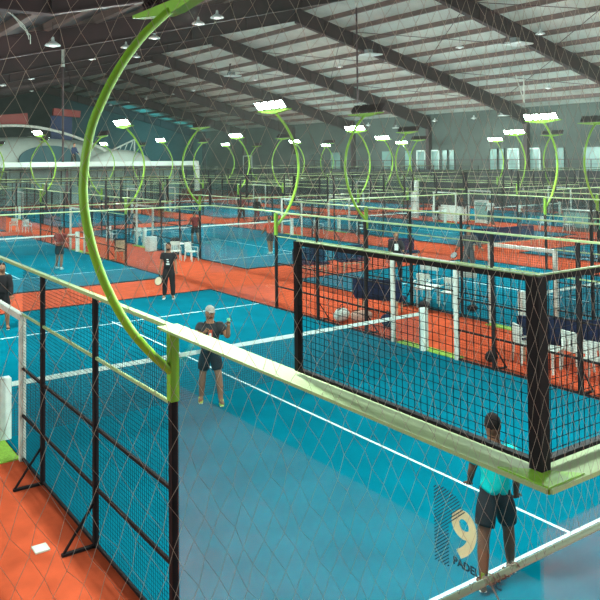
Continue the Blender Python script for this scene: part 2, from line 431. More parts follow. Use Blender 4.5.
# number decal on the near glass: reads from outside the court
dec = empty('court_number_sign', (-.009, .70, 2.0)); tag(dec, 'cream number nine with dark stripes and small lettering on the near glass wall', 'sign')
def text(body, size, loc, m, name, parent, shear=0, xs=1.0, bold=0.0):
    cu = bpy.data.curves.new(name, 'FONT'); cu.body = body; cu.size = size; cu.extrude = .0012; cu.offset = bold; cu.shear = shear
    tmp = bpy.data.objects.new(name, cu); C.objects.link(tmp)
    dg = bpy.context.evaluated_depsgraph_get(); me = bpy.data.meshes.new_from_object(tmp.evaluated_get(dg))
    bpy.data.objects.remove(tmp)
    me.name = name; me.materials.clear(); me.materials.append(m)
    for v in me.vertices:
        x, y, z = v.co; v.co = (-z, -x*xs, y)
    o = bpy.data.objects.new(name, me); C.objects.link(o); o.parent = parent; o.location = loc
    return o
text('9', .37, (-.001, -.125, .365), M['decal'], 'number', dec, bold=.008)
text('PADEL', .062, (-.001, -.135, .300), M['decaldark'], 'lettering', dec, bold=.0015)
MB().box((-.003, -.350, .302), (0, -.330, .340)).build('emblem', M['lime'], dec)
text('INC', .062, (-.001, -.355, .300), M['decaldark'], 'lettering', dec, bold=.0015)
st = MB()
for k in range(36):
    t0 = -.06+k*.020
    # line from the left edge going up and to the right: (u, v) = (s, .25+t0+s)
    seg = []
    for s in range(0, 41):
        u = s*.25/40; v = .24+t0+u*.9
        inside = 0 <= u <= .24 and v >= .26 and ((u-.08)/.16)**2 + ((max(v, .56)-.56)/.15)**2 <= 1 and not (u > .11 and v < .62)
        if inside: seg.append((u, v))
    if len(seg) > 1:
        (u0, v0), (u1, v1) = seg[0], seg[-1]
        st.bar((-.001, -u0, v0), (-.001, -u1, v1), .003, .0055, up=(0, .67, .74))
st.build('stripes', M['decaldark'], dec)

# small square drain cover on the red floor
tag(MB().box((-.66, 6.22, .0), (-.48, 6.40, .02)).build('drain_cover', M['frame'], bevel=.004), 'small pale square plate on the red floor left of the near fence', 'cover')

# ------------------------------------------------------------------ balcony rail and safety net close to the camera
gr = MB().tube([(-7, -.95, 3.428), (7, -.95, 3.428)], .0095, 10)
g = gr.build('guard_rail', mat('pale_rail_tube', (.80, .88, .62), .5), smooth=True); tag(g, 'pale green horizontal guard rail tube crossing the bottom right corner', 'rail')
for x in (-7, -4.7, .5, 3.7, 7): MB().box((x-.03, -.98, 0), (x+.03, -.92, 3.42)).build('rail_post', M['black'], g)
kn = MB()
for i in range(7):
    a = i*.9; kn.tube([(-1.62+.022*i-.006, -.95+.014*math.cos(a+q*.9), 3.428+.013*math.sin(a+q*.9)) for q in range(5)], .0025, 6)
kn.tube([(-1.62, -.955, 3.43), (-1.60, -.97, 3.38), (-1.63, -.965, 3.35)], .003, 6)
tag(kn.build('rope_tie', M['strand']), 'brown rope tie knotted around the pale guard rail', 'rope')
sn = MB(); cw, chh = .055, .095; z0, z1 = 3.46, 6.9; xa, xb = -5.0, 3.0
nx = int((xb-xa)/cw); nz = int((z1-z0)/chh)
rr = random.Random(3)
jit = {}
def node(i, j):
    if (i, j) not in jit:
        z = z0 + j*chh/2; t = max(0, (z-z0))
        jit[(i, j)] = (xa+i*cw/2+rr.uniform(-.007, .007)+.02*math.sin(z*3+i*.05), -.95+.03*math.sin(i*.11+z)+rr.uniform(-.004, .004), z+rr.uniform(-.006, .006) if j else z0-.015)
    return jit[(i, j)]
for j in range(nz*2):
    for i in range(nx*2):
        if (i+j) % 2 == 0:
            for di in (-1, 1):
                if 0 <= i+di <= nx*2: sn.bar(node(i, j), node(i+di, j+1), .0007, .0007)
o = sn.build('safety_net', M['strand']); tag(o, 'loose brown twine safety net with diamond holes hanging across the whole view', 'net')

# ------------------------------------------------------------------ high-bay lamps and roof fittings
def bay():
    t = empty('dish_lamp', (0, 0, 0))
    MB().lathe([(.30, 0), (.31, .02), (.27, .07), (.13, .16), (.07, .19), (.05, .34), (.03, .36)], k=16).build('lamp_shade', M['bayshade'], t, smooth=True)
    MB().ell((0, 0, 0), (.15, .15, .05)).build('bulb', M['baybulb'], t, smooth=True)
    MB().tube([(0, 0, .34), (0, 0, .95)], .012, 6).build('stem', M['steel'], t)
    return t
b0 = bay(); 
BAY = [(13.6,25.3),(13.6,31.6),(13.6,27.0),(6,25.3),(13.6,40.5),(13.6,53),(12,55.1),(13.6,35.2),(26,93),(21.2,50),(38.3,83.5),(38.3,76.2),(38.3,88.9),(38.3,70.9),(38.3,95.3),(38.3,52.5),(38.3,58.2),(38.3,64.6),(38.6,45.6),(38.8,32.7),(38.8,26.2),(49,32.5),(55.5,60),(55.5,50),(55.5,45)]
for i, (x, y) in enumerate(BAY):
    o = b0 if i == 0 else copy_tree(b0); o.location = (x, y, roofz(x)-1.25)
    side = 'left roof slope' if x < 20 else ('ridge' if x < 32 else ('right roof slope' if x < 50 else 'low eave on the right'))
    rank = sorted([q for q in BAY if (q[0] < 20) == (x < 20) and (q[0] > 50) == (x > 50)], key=lambda q: q[1]).index((x, y))
    tag(o, 'small white dish lamp hanging under the %s, %s from the front' % (side, ['nearest', 'second', 'third', 'fourth', 'fifth', 'sixth', 'seventh', 'eighth', 'ninth', 'tenth', 'eleventh', 'twelfth', 'thirteenth', 'fourteenth'][rank]), 'ceiling lamp', 'dish lamps under the roof')
def fitting():
    t = empty('roof_fitting', (0, 0, 0))
    MB().bar((0, 0, 1.3), (0, 0, .3), .08).bar((0, 0, .3), (0, -.5, .0), .08).bar((0, -.2, 1.3), (0, .5, .2), .06).build('bracket', M['steel'], t)
    MB().box((-.9, -1.5, -.08), (.5, -.2, .02)).build('plate', M['bayshade'], t, bevel=.04)
    MB().box((-.3, -.7, .02), (.2, -.2, .45)).build('motor', M['grey'], t, bevel=.03)
    return t
f0 = fitting()
for i, (x, y, z, l) in enumerate([(35.3,58.3,13.0,'far beam left of centre'),(36.2,39.8,12.8,'middle beam above the centre'),(38.5,28.3,12.2,'nearest beam at the upper right'),(54.1,40.9,8.6,'right eave above the doors'),(55.2,55.4,8.1,'right eave in the distance')]):
    o = f0 if i == 0 else copy_tree(f0); o.location = (x, y, z)
    s = .7 if x > 50 else 1; o.scale = (s, s, s)
    tag(o, 'dark bracket with pale plate under the %s' % l, 'bracket', 'plates on brackets under the roof')
t = empty('hanging_pole', (24.5, 28, 0)); tag(t, 'dark pole with pale upper end hanging from the roof above the unlit floodlight', 'pole')
MB().tube([(0, 0, 7.8), (0, 0, 13.2)], .05, 8).build('rod', M['steel'], t); MB().tube([(0, 0, 13.2), (0, 0, roofz(24.5)-.3)], .09, 8).build('upper_rod', M['frame'], t)
t = empty('hanging_pole', (11.6, 40, 0)); tag(t, 'dark pole with pale sleeve hanging at the upper left above the inflatable', 'pole')
MB().tube([(0, 0, 4.6), (0, 0, roofz(11.6)-.2)], .07, 8).build('rod', M['steel'], t); MB().tube([(0, 0, 10.4), (0, 0, 12.2-.5)], .12, 8).build('sleeve', M['frame'], t)
t = empty('hanging_pole', (48, 34, 0)); tag(t, 'short forked pole hanging from the right roof slope above the bright floodlights', 'pole')
MB().tube([(0, 0, 9.1), (0, 0, roofz(48)-.3)], .05, 8).tube([(0, 0, 9.1), (-1.0, 0, 11.3)], .04, 8).build('rod', M['frame'], t)
cbm = MB()
for k in range(3): cbm.tube([(3.3+.12*k, 22+.1*k, 9.68), (3.55+.1*k, 22, 9.55-.15*k), (3.9+.1*k, 22, 9.25-.15*k), (4.0+.05*k, 22, 8.95-.15*k)], .014, 6)
# ------------------------------------------------------------------ play zone far back on the left
pf = empty('raised_platform', (15, 70, 0)); tag(pf, 'long white edge band of the raised play platform at the far left', 'platform')
MB().box((-12, 0, 4.12), (23.4, .25, 4.62)).build('edge_band', M['inflate'], pf)
MB().box((-12, .25, 3.9), (23.4, 5, 4.1)).build('deck', M['darkwall'], pf)
MB().box((23.0, 0, 1.2), (23.5, .4, 4.12)).build('end_post', M['inflate'], pf)
for x in (-8, 0, 8, 16): MB().box((x-.12, 1, 0), (x+.12, 1.24, 3.9)).build('support_post', M['steel'], pf)
MB().box((-12, 4.8, 0), (23.4, 5.0, 3.9)).build('back_panel', M['tealglass'], pf)
def dome(x0, x1, y, z0, z1, ly):
    b = MB(); n = 20; cxm = (x0+x1)/2; a = (x1-x0)/2
    for i in range(n+1):
        t = PI*i/n
        for j in range(9):
            s = PI*j/8
            b.v.append((cxm-a*math.cos(t), y-ly*math.cos(s)*max(0,math.sin(t))**.5, z0+(z1-z0)*max(0,math.sin(t))**.8*(.25+.75*math.sin(s)) if 0 < i < n and 0 < j < 8 else 0))
    for i in range(n):
        for j in range(8):
            q = i*9+j; b.f.append((q, q+9, q+10, q+1))
    return b
ob = dome(10, 34.5, 82, 3.9, 7.6, 3.5).build('inflatable_mound', M['inflate'], smooth=True); tag(ob, 'large white inflatable mound with a dark teal arched opening at the far left', 'inflatable')
op = MB(); pts = [(20.0+7.2*(1-math.cos(PI*i/20))/2, 4.5+2.0*max(0,math.sin(PI*i/20))**.8) for i in range(21)]
op.prism(pts, 1, 78.2, 78.55); op.build('arched_opening', M['openteal'], ob)
ob2 = dome(27.5, 35.5, 76.6, 3.9, 6.0, 1.5).build('inflatable_mound', M['inflate'], smooth=True); tag(ob2, 'small low white inflatable mound under the slanting truss at the far left', 'inflatable')
ar = MB(); ar.tube([(11+22*i/24-1.5, 78, 5.2+3.5*max(0,math.sin(PI*(i+2)/26))**.85) for i in range(25)], .16, 8)
tag(ar.build('arched_tube', M['frame'], smooth=True), 'white tube arching over the large inflatable mound', 'arch')
tr = MB(); tr.bar((29.1, 78.2, 5.06), (34.1, 78.2, 7.28), .16); tr.bar((29.6, 78.2, 4.7), (34.1, 78.2, 5.6), .12); tr.bar((34.1, 78.2, 4.6), (34.1, 78.2, 7.3), .14)
for k in range(6):
    f = k/6; tr.bar((29.4+4.7*f, 78.2, 4.75+.85*f), (29.6+4.7*(f+.08), 78.2, 5.2+2.1*(f+.05)), .07)
tag(tr.build('slide_truss', M['frame']), 'white slanting truss to the right of the inflatable mound', 'truss')
tag(MB().bar((14, 80, 8.9), (21.5, 80, 9.6), .5, 1.3).build('red_banner_beam', M['redpaint']), 'dull red beam box at the far left edge above the white mound', 'beam')
tag(MB().bar((24.5, 80, 10.5), (27.8, 80, 10.3), .5, .8).build('red_banner_beam', M['redpaint']), 'shorter dull red beam box right of the hanging pole', 'beam')
tag(MB().box((24.6, 81, 6.5), (27.2, 81.3, 10.1)).build('blue_curtain', M['bluefab']), 'dark blue curtain hanging under the shorter red beam', 'curtain')
tag(cbm.build('cable_coil', M['frame']), 'three pale looping cables hanging in the top left corner', 'cable')
# ------------------------------------------------------------------ people
skins = {}
def cm(name, c, r=.75):
    k = name
    if k not in skins: skins[k] = mat(name, c, r, noise=.08, nscale=12, spec=.12)
    return skins[k]
def skin_mesh(chains, name, m, parent, sub=1, sm=True):
    """chains: list of lists of (co, radius[, parent vertex key]); keys shared by identical coordinates"""
    vs, es, rs, roots, idx = [], [], [], [], {}
    for ch in chains:
        prev = None
        for co_, r in ch:
            key = tuple(round(c, 4) for c in co_)
            if key not in idx:
                idx[key] = len(vs); vs.append(co_); rs.append(r)
                if prev is None: roots.append(idx[key])
            if prev is not None and prev != idx[key]: es.append((prev, idx[key]))
            prev = idx[key]
    me = bpy.data.meshes.new(name); me.from_pydata(vs, es, []); me.update()
    tmp = bpy.data.objects.new(name, me); C.objects.link(tmp)
    sk = tmp.modifiers.new('skin', 'SKIN'); sk.branch_smoothing = .6; sk.use_smooth_shade = True
    sv = me.skin_vertices[0].data
    for i, r in enumerate(rs):
        sv[i].radius = r if isinstance(r, tuple) else (r, r); sv[i].use_root = i in roots
    sb = tmp.modifiers.new('sub', 'SUBSURF'); sb.levels = sub; sb.render_levels = sub
    dg = bpy.context.evaluated_depsgraph_get(); nm = bpy.data.meshes.new_from_object(tmp.evaluated_get(dg))
    bpy.data.objects.remove(tmp); nm.name = name; nm.materials.clear(); nm.materials.append(m)
    for p in nm.polygons: p.use_smooth = True
    o = bpy.data.objects.new(name, nm); C.objects.link(o); o.parent = parent
    return o
def V(*a): return Vector(a)
def limb(o, a, out, s, L):
    a = math.radians(a); ou = math.radians(out)
    return o + V(s*math.sin(ou), -math.sin(a)*math.cos(ou), -math.cos(a)*math.cos(ou))*L
def person(name_label, loc, face, skin, shirt, shorts, hair, shoes, h=1.75, legs=((8, 4, 6), (-8, 4, 10)), arms=((15, 12, 35, -10), (5, 12, 25, -10)), lean=4, turn=0, nod=5, sleeves=.6, shortlen=.62, cap=None, beard=False, calf=None, group=None, socks=None):
    """legs/arms: (left on +X, right on -X). legs: forward, out, knee bend. arms: forward, out, elbow bend, inward"""
    t = empty('person', loc, 0); tag(t, name_label, 'person', group)
    k = h/1.75
    ln = math.radians(lean)
    def up(z, x=0, y=0):  # torso point above the pelvis
        d = z-.94; return V(x, y-math.sin(ln)*d, .94+math.cos(ln)*d)
    pel = V(0, 0, .94); belly = up(1.08); chest = up(1.28); collar = up(1.43); neck = up(1.50)
    ch = [[(pel, .115), (belly, .112), (chest, .128), (collar, .075), (neck, .052), (up(1.56, 0, -.01), .056), (up(1.625, 0, -.022), .086), (up(1.70, 0, -.022), .072)]]
    leg_pts, arm_pts, feet = [], [], []
    for i, s in ((0, 1), (1, -1)):
        a, o_, kb = legs[i]
        hip = V(s*.085, 0, .90); kn = limb(hip, a, o_, s, .43); mid = limb(kn, a-kb, o_*.5, s, .16); an = limb(kn, a-kb, o_*.5, s, .41)
        toe = an + V(s*.03, -.13, -.045); ball = an+V(s*.01, -.05, -.035)
        ch.append([(pel, .115), (hip, .088), ((hip+kn)/2, .076), (kn, .055), (mid, .056), (an, .035), (ball, .038), (toe, .028)])
        leg_pts.append((hip, kn, mid, an)); feet.append(an)
        a, o_, eb, inn = arms[i]
        sh = up(1.40, s*.175); el = limb(sh, a, o_, s, .285); wr = limb(el, a+eb, o_+inn, s, .25)
        d = (wr-el).normalized(); palm = wr + d*.065
        ch.append([(chest, .128), (up(1.39, s*.11), .07), (sh, .056), ((sh+el)/2, .046), (el, .038), ((el+wr)/2, .034), (wr, .024), (palm, .033)])
        arm_pts.append((sh, el, wr, palm, d))
        # fingers
        side = d.cross(V(0, -1, 0)); side = side.normalized() if side.length > .1 else V(1, 0, 0)
        nrm = side.cross(d).normalized()
        for q, (off, L) in enumerate(((-.027, .062), (-.009, .074), (.010, .070), (.028, .055))):
            b = palm - d*.01 + side*off; m1 = b+d*L*.55; m2 = m1+(d*.6+nrm*.8).normalized()*L*.5
            ch.append([(b, .012), (m1, .009), (m2, .008)])
        b = wr+d*.03-side*.022*s; ch.append([(b, .013), (b+(d*.6-side*s).normalized()*.035, .010), (b+(d*1.2-side*s).normalized()*.065+nrm*.01, .008)])
    ch = [[(p_, r_*1.2 if r_ > .02 else r_*1.15) for p_, r_ in c_] for c_ in ch]
    body = skin_mesh(ch, 'body', skin, t, sub=2)
    segs = [('t', pel, up(1.46)), ('n', up(1.46), up(1.75))]
    for i in (0, 1):
        hip, kn, mid, an = leg_pts[i]; sh, el, wr, palm, d = arm_pts[i]
        segs += [('th', hip, kn), ('sn', kn, an), ('ft', an, an+V(0, -.13, -.045)), ('ua', sh, el), ('fa', el, wr), ('ha', wr, wr+d*.15)]
    me = body.data; lab = []
    axis = (up(1.4)-pel).normalized()
    for v in me.vertices:
        best = None
        for (nm, p0, p1) in segs:
            dd = p1-p0; u = max(0, min(1, (v.co-p0).dot(dd)/dd.length_squared)); ds = (v.co-p0-dd*u).length
            if nm == 't': ds -= .06
            if nm == 'th': ds -= .02
            if best is None or ds < best[0]: best = (ds, nm, u)
        lab.append(best[1:])
    nor = [v.normal.copy() for v in me.vertices]
    for v, l in zip(me.vertices, lab):
        if l[0] == 't':
            w_ = 1+.16*min(1, max(0, l[1])*1.6); c0 = pel+axis*(v.co-pel).dot(axis); dv = v.co-c0
            v.co = c0 + V(dv.x*w_, dv.y*.86, dv.z)
    def garment(name, m, test, off):
        vs, fs, mp = [], [], {}
        for p in me.polygons:
            if all(test(lab[i], me.vertices[i].co) for i in p.vertices):
                for i in p.vertices:
                    if i not in mp: mp[i] = len(vs); vs.append(tuple(me.vertices[i].co+nor[i]*off(lab[i])))
                fs.append([mp[i] for i in p.vertices])
        g_ = bpy.data.meshes.new(name); g_.from_pydata(vs, [], fs); g_.update(); g_.materials.append(m)
        for p in g_.polygons: p.use_smooth = True
        o_ = bpy.data.objects.new(name, g_); C.objects.link(o_); o_.parent = t
        so = o_.modifiers.new('thickness', 'SOLIDIFY'); so.thickness = .008; so.offset = 0
        return o_
    if shorts:
        sl = shortlen
        garment('shorts' if sl <= 1 else 'trousers', shorts, lambda l, c: (l[0] == 't' and l[1] < .22) or (l[0] == 'th' and l[1] < min(1.1, sl+.12)) or (sl > 1 and l[0] == 'sn' and l[1] < .93),
                lambda l: .013+(.016*l[1] if l[0] == 'th' and sl <= 1 else .004))
    if shirt:
        garment('shirt', shirt, lambda l, c: (l[0] == 't' and l[1] > .0 and c.z > .86 and (c-pel).dot(axis) < .515) or (l[0] == 'n' and (c-pel).dot(axis) < .515) or (l[0] == 'ua' and l[1] <= max(sleeves, .0)) or (sleeves > 1 and (l[0] == 'ua' or (l[0] == 'fa' and l[1] < sleeves-.6))),
                lambda l: .021+(.006 if l[0] == 'ua' else 0))
    for i, s in ((0, 1), (1, -1)):
        an = feet[i]
        if socks: skin_mesh([[(leg_pts[i][2].lerp(an, .35), .050), (an+V(0, 0, .01), .043)]], 'sock', socks, t)
        b = MB(); n = 10
        b.lathe([(.0, 0), (.046, .0), (.047, .02), (.042, .05), (.036, .085), (.03, .10)], k=12)
        vs = []
        for v in b.v:
            x, y, z = v; y = y*3.0 if y < 0 else y*1.5; x *= 1.0 - (.25 if y < -.1 else 0); z = z*(1-.55*min(1, max(0, -y-.02)/.1))
            vs.append((x+an.x+s*.012, y+an.y-.015, z+an.z-.085))
        b.v = vs; sh_ = b.build('shoe', shoes, t, smooth=True)
        MB().box((an.x+s*.012-.04, an.y-.15, an.z-.092), (an.x+s*.012+.04, an.y+.05, an.z-.075)).build('sole', M['whiteplastic'], sh_, bevel=.01)
    # head details (head turned by `turn`, nodding)
    hd = bpy.data.objects.new('head_dress', None)
    hc = up(1.645, 0, -.024)
    rot = Matrix.Rotation(math.radians(turn), 4, 'Z') @ Matrix.Rotation(math.radians(nod), 4, 'X')
    def head_part(b, name, m, smooth=True, par=t):
        b.v = [tuple(hc + rot @ Vector(v)) for v in b.v]; return b.build(name, m, par, smooth=smooth)
    b = MB().ell((0, .004, 0), (.080, .100, .122), 16, 10); head_part(b, 'head', skin, par=body)
    for s in (1, -1):
        head_part(MB().ell((s*.030, -.086, .008), (.014, .008, .009), 8, 6), 'eye', cm('eye_white', (.6, .6, .55)))
        head_part(MB().ell((s*.030, -.093, .008), (.006, .004, .006), 8, 6), 'pupil', M['black'])
        head_part(MB().ell((s*.080, .01, -.005), (.010, .02, .032), 8, 6), 'ear', skin)
        head_part(MB().ell((s*.030, -.088, .028), (.018, .007, .004), 8, 6), 'eyebrow', hair or M['black'])
    head_part(MB().ell((0, -.098, -.018), (.013, .018, .024), 8, 6), 'nose', skin)
    head_part(MB().ell((0, -.088, -.055), (.024, .008, .007), 8, 6), 'mouth', cm('lips', (.25, .07, .05)))
    if hair:
        n = 18; b = MB().ell((0, .022, .030), (.088, .098, .105), n, 12)
        # keep the face free: pull the front lower hair inside the head
        vs = []
        for v in b.v:
            x, y, z = v
            if y < -.02 and z < .075: y = -.02; x *= .9
            if z < -.05: z = -.05; x *= .85
            vs.append((x*(1+.04*math.sin(v[2]*90+v[0]*70)), y*(1+.03*math.sin(v[0]*120)), z+.005*math.sin(v[0]*140+v[1]*90)))
        b.v = vs; head_part(b, 'hair', hair)
    if cap:
        b = MB().ell((0, .0, .045), (.089, .105, .085), 16, 8); b.v = [(x, y, max(z, .035)) for x, y, z in b.v]; cp = head_part(b, 'cap', cap)
        b = MB().prism([(-.06, -.08), (.06, -.08), (.05, -.15), (0, -.17), (-.05, -.15)], 2, .035, .043); head_part(b, 'peak', cap, False, cp)
    if beard: head_part(MB().ell((0, -.062, -.075), (.052, .038, .042), 12, 8), 'beard', hair)
    zmin = min(f.z for f in feet)-.094
    t.location = (loc[0], loc[1], .014 - zmin*k); t.scale = (k, k, k)
    t.rotation_euler = (0, 0, math.radians(face))
    t['_arm0'] = 0
    del t['_arm0']
    return t, arm_pts, k
def world_pt(t, p):
    return Matrix.LocRotScale(t.location, t.rotation_euler.to_quaternion(), t.scale) @ p
def racket(t, arm, label, m=None, col=None):
    sh, el, wr, palm, d = arm
    p = world_pt(t, palm+d*.0); q = world_pt(t, palm+d*.4); dd = (q-p).normalized()
    r = empty('racket', p, 0); tag(r, label, 'racket')
    side = dd.cross(V(0, 0, 1)); side = side.normalized() if side.length > .1 else V(1, 0, 0); up_ = side.cross(dd)
    Mx = Matrix((side, dd, up_)).transposed()
    def P(b): b.v = [tuple(Mx @ Vector(v)) for v in b.v]; return b
    P(MB().tube([(0, -.06, 0), (0, .12, 0)], .016, 8)).build('grip', M['black'], r)
    out = [( .13*math.sin(a)*(1-.18*math.cos(a+PI)*0), .28-.135*math.cos(a)*1.0) for a in [2*PI*i/24 for i in range(24)]]
    fb = MB().prism(out, 2, -.016, .016); P(fb).build('racket_face', col or M['grey'], r)
    ring = MB().tube([(x*1.02, y, 0) for x, y in out]+[(out[0][0]*1.02, out[0][1], 0)], .017, 6); P(ring).build('racket_frame', M['black'], r, smooth=True)
    P(MB().bar((-.015, .11, 0), (-.05, .17, 0), .014).bar((.015, .11, 0), (.05, .17, 0), .014)).build('racket_throat', M['black'], r)
    return r

sk_l = cm('skin_light', (.42, .22, .14)); sk_m = cm('skin_tan', (.26, .12, .07)); sk_d = cm('skin_deep', (.12, .05, .03))
hr = cm('dark_hair', (.012, .008, .008), .9)
blk = cm('black_cloth', (.015, .012, .014)); teal = cm('teal_cloth', (.0, .38, .36)); gry = cm('charcoal_cloth', (.028, .03, .034)); mar = cm('maroon_cloth', (.16, .02, .02))
redc = cm('red_cloth', (.50, .06, .03)); wht = cm('white_cloth', (.6, .65, .6)); brn = cm('mottled_grey', (.09, .08, .08)); nvy = cm('navy_cloth', (.02, .03, .08))
yel = cm('yellow_green_shoe', (.45, .55, .12)); wsh = cm('white_shoe', (.6, .62, .58))
# 1 teal player in the near corner, seen from behind
t, ap, k = person('person in a teal t-shirt and black shorts seen from behind in the near corner', (3.42, 2.92, 0), 140, sk_d, teal, blk, hr, cm('dark_shoe', (.08, .09, .08)),
    h=1.74, legs=((-16, 11, 8), (16, 9, 6)), arms=((12, 12, 30, -14), (2, 12, 22, -8)), lean=6, turn=-12, nod=12, shortlen=.62)
# 2 player with white cap standing at the net, ball raised
t, ap, k = person('person in a pale cap, dark t-shirt and black shorts at the net raising a ball', (3.76, 9.60, 0), -28, sk_m, gry, blk, None, yel,
    h=1.82, legs=((12, 9, 8), (-6, 7, 2)), arms=((42, 30, 112, -30), (50, 10, 85, -40)), lean=5, turn=14, nod=4, cap=cm('cap_cloth', (.35, .33, .30)))
p = world_pt(t, ap[0][3]+ap[0][4]*.075)
tag(MB().ell((0, 0, 0), (.034, .034, .034), 12, 8).build('ball', M['ball'], smooth=True), 'green ball in the raised hand of the capped player at the net', 'ball').location = p
pr_ = MB().box((-.035, -.151, 1.12), (.035, -.146, 1.34)); pr_.build('shirt_print', redc, t); MB().box((-.02, -.156, 1.2), (.02, -.150, 1.28)).build('shirt_print', wht, t)
# 3 black kit player at the far end of court nine
t, ap, k = person('person in black shirt with white lettering at the far end of the near court', (7.95, 19.3, 0), -38, sk_m, blk, blk, hr, wsh,
    shortlen=1.2, h=1.82, legs=((0, 5, 3), (3, 5, 4)), arms=((4, 12, 14, -6), (4, 12, 14, -6)), lean=1, nod=6, beard=True, socks=blk)
racket(t, ap[1], 'pale racket hanging from the hand of the black-clad player', col=M['decal'])
MB().box((-.055, -.158, 1.08), (.055, -.150, 1.12)).box((-.035, -.158, 1.16), (.04, -.150, 1.19)).box((-.04, -.158, 1.23), (.02, -.150, 1.26)).build('shirt_print', wht, t)
# 4 player at the left edge
t, ap, k = person('person in black standing at the left edge of the photo beyond the white entrance frame', (2.1, 18.0, 0), -20, sk_m, blk, blk, hr, blk,
    h=1.78, legs=((0, 5, 3), (-3, 5, 4)), arms=((4, 10, 20, -6), (4, 10, 14, -6)), lean=2, nod=8, sleeves=1.6)
# 5 dark red shirt player court behind
t, ap, k = person('person in a dark maroon shirt holding out a racket on the second blue court', (7.2, 28.0, 0), 120, sk_m, mar, blk, hr, wsh,
    h=1.80, legs=((10, 12, 8), (-8, 12, 6)), arms=((30, 40, 40, 0), (60, 70, 10, 0)), lean=4, turn=20, socks=wht)
racket(t, ap[1], 'black racket held out by the maroon-shirted player')
t, ap, k = person('person in maroon shirt and white socks jogging on the court beyond the walkway', (16.55, 32.6, 0), 175, sk_m, mar, blk, hr, wsh,
    h=1.78, legs=((18, 4, 30), (-10, 4, 12)), arms=((10, 14, 60, -8), (30, 20, 40, 0)), lean=6, turn=-20, socks=wht)
racket(t, ap[1], 'dark racket in the hand of the jogging maroon player')
t, ap, k = person('person in a bright red shirt walking on the blue court right of centre-left', (17.5, 26.8, 0), 170, sk_m, redc, gry, hr, wsh,
    h=1.80, legs=((-12, 4, 6), (14, 4, 14)), arms=((18, 10, 30, -8), (-10, 14, 20, -5)), lean=6)
t, ap, k = person('person in dark clothes with a white bib facing the camera beside the navy bench', (16.75, 17.55, 0), -40, sk_m, blk, blk, hr, blk,
    h=1.80, legs=((2, 6, 4), (4, 6, 4)), arms=((20, 14, 60, -20), (10, 12, 40, -8)), sleeves=1.5, shortlen=1.2)
MB().box((-.07, -.162, 1.1), (.07, -.140, 1.34)).build('bib', wht, t)
t, ap, k = person('person in mottled grey clothes with arms spread, racket low, right of centre', (20.15, 16.95, 0), -30, sk_m, brn, brn, hr, blk,
    h=1.86, legs=((3, 6, 4), (6, 6, 6)), arms=((10, 30, 20, -6), (14, 38, 10, -6)), lean=3, sleeves=1.4, shortlen=1.2)
racket(t, ap[1], 'black racket held low by the grey-clad player right of centre')
t, ap, k = person('person in a white t-shirt with back turned on the far right walkway', (38.9, 30.4, 0), 140, sk_m, wht, gry, hr, blk, h=1.78, shortlen=1.2)
t, ap, k = person('person in a white t-shirt standing behind the white entrance frame on the far left', (14.8, 36.7, 0), 60, sk_m, wht, blk, hr, wsh, h=1.78)
t, ap, k = person('person in dark clothes standing far back left of the thin white frames', (27.6, 44.6, 0), 0, sk_m, mar, blk, hr, blk, h=1.8, sleeves=1.4, shortlen=1.2)
t, ap, k = person('person in dark red and black standing far back next to the thin white frames', (27.4, 42.3, 0), -20, sk_m, blk, mar, hr, blk, h=1.8, sleeves=1.4, shortlen=1.2)
t, ap, k = person('person in green at the right edge of the photo beyond the right fence', (31.6, 18.2, 0), 120, sk_m, cm('green_cloth', (.03, .16, .10)), blk, hr, blk, h=1.75, arms=((30, 20, 60, -10), (10, 14, 30, 0)))
t, ap, k = person('person in dark trousers leaning at the middle back fence under the far doors', (39.2, 35.5, 0), 20, sk_m, blk, gry, hr, blk, h=1.75, sleeves=1.4, shortlen=1.2)
t, ap, k = person('person with dark hair in black standing by the pale counter in the back right', (39.8, 33.6, 0), -60, sk_m, gry, blk, hr, blk, h=1.72, sleeves=1.4, shortlen=1.2)
t, ap, k = person('person in a white shirt seated height above the far right rail', (39.6, 28.6, 0), 60, sk_m, wht, blk, hr, blk, h=1.7, shortlen=1.2)
t['label'] = 'person in a pale shirt standing beside the counter at the back right'
t, ap, k = person('person in a navy top standing on the raised platform before the white inflatable', (23.9, 71.5, 0), 30, sk_l, nvy, blk, hr, blk, h=1.9, sleeves=1.4, shortlen=1.2)
t.location.z += 4.09; t.scale = (1.4, 1.4, 1.4)

# ------------------------------------------------------------------ furniture
def bench(label, loc, rz, L=2.2):
    t = empty('padded_bench', (*loc, 0), math.radians(rz), label, 'bench', 'navy padded benches in the walkways')
    MB().box((-L/2, -.05, .48), (L/2, .09, 1.02)).build('backrest', M['navy'], t, bevel=.03)
    MB().box((-L/2, -.52, .38), (L/2, -.03, .50)).build('seat', M['navy'], t, bevel=.03)
    for x in (-L/2+.15, L/2-.15):
        for y in (-.47, .02): MB().box((x-.025, y-.025, .0), (x+.025, y+.025, .40)).build('leg', M['wood'], t)
    MB().box((-L/2+.15, -.47, .30), (L/2-.15, -.43, .34)).build('rail', M['wood'], t)
    return t
bench('navy padded bench on the orange strip left of the upper mesh panel post', (15.3, 21.0), -20, 1.4)
bench('navy padded bench just right of another, seen through the upper mesh panel', (17.3, 20.8), -10, 1.4)
bench('navy padded bench on the walkway behind pale bags, nearest of the benches in the centre', (12.1, 13.75), 118, 1.5)
bench('dark padded bench behind the person with a white bib', (20.9, 21.3), -14, 1.3)
bench('navy padded bench behind the thick black corner post', (11.75, 7.45), 128, 2.0)
bench('dark low padded bench in the back right beyond the far net', (28.8, 22.0), -5, 5.0)['label'] = 'long dark padded bench on the orange strip at the back right'
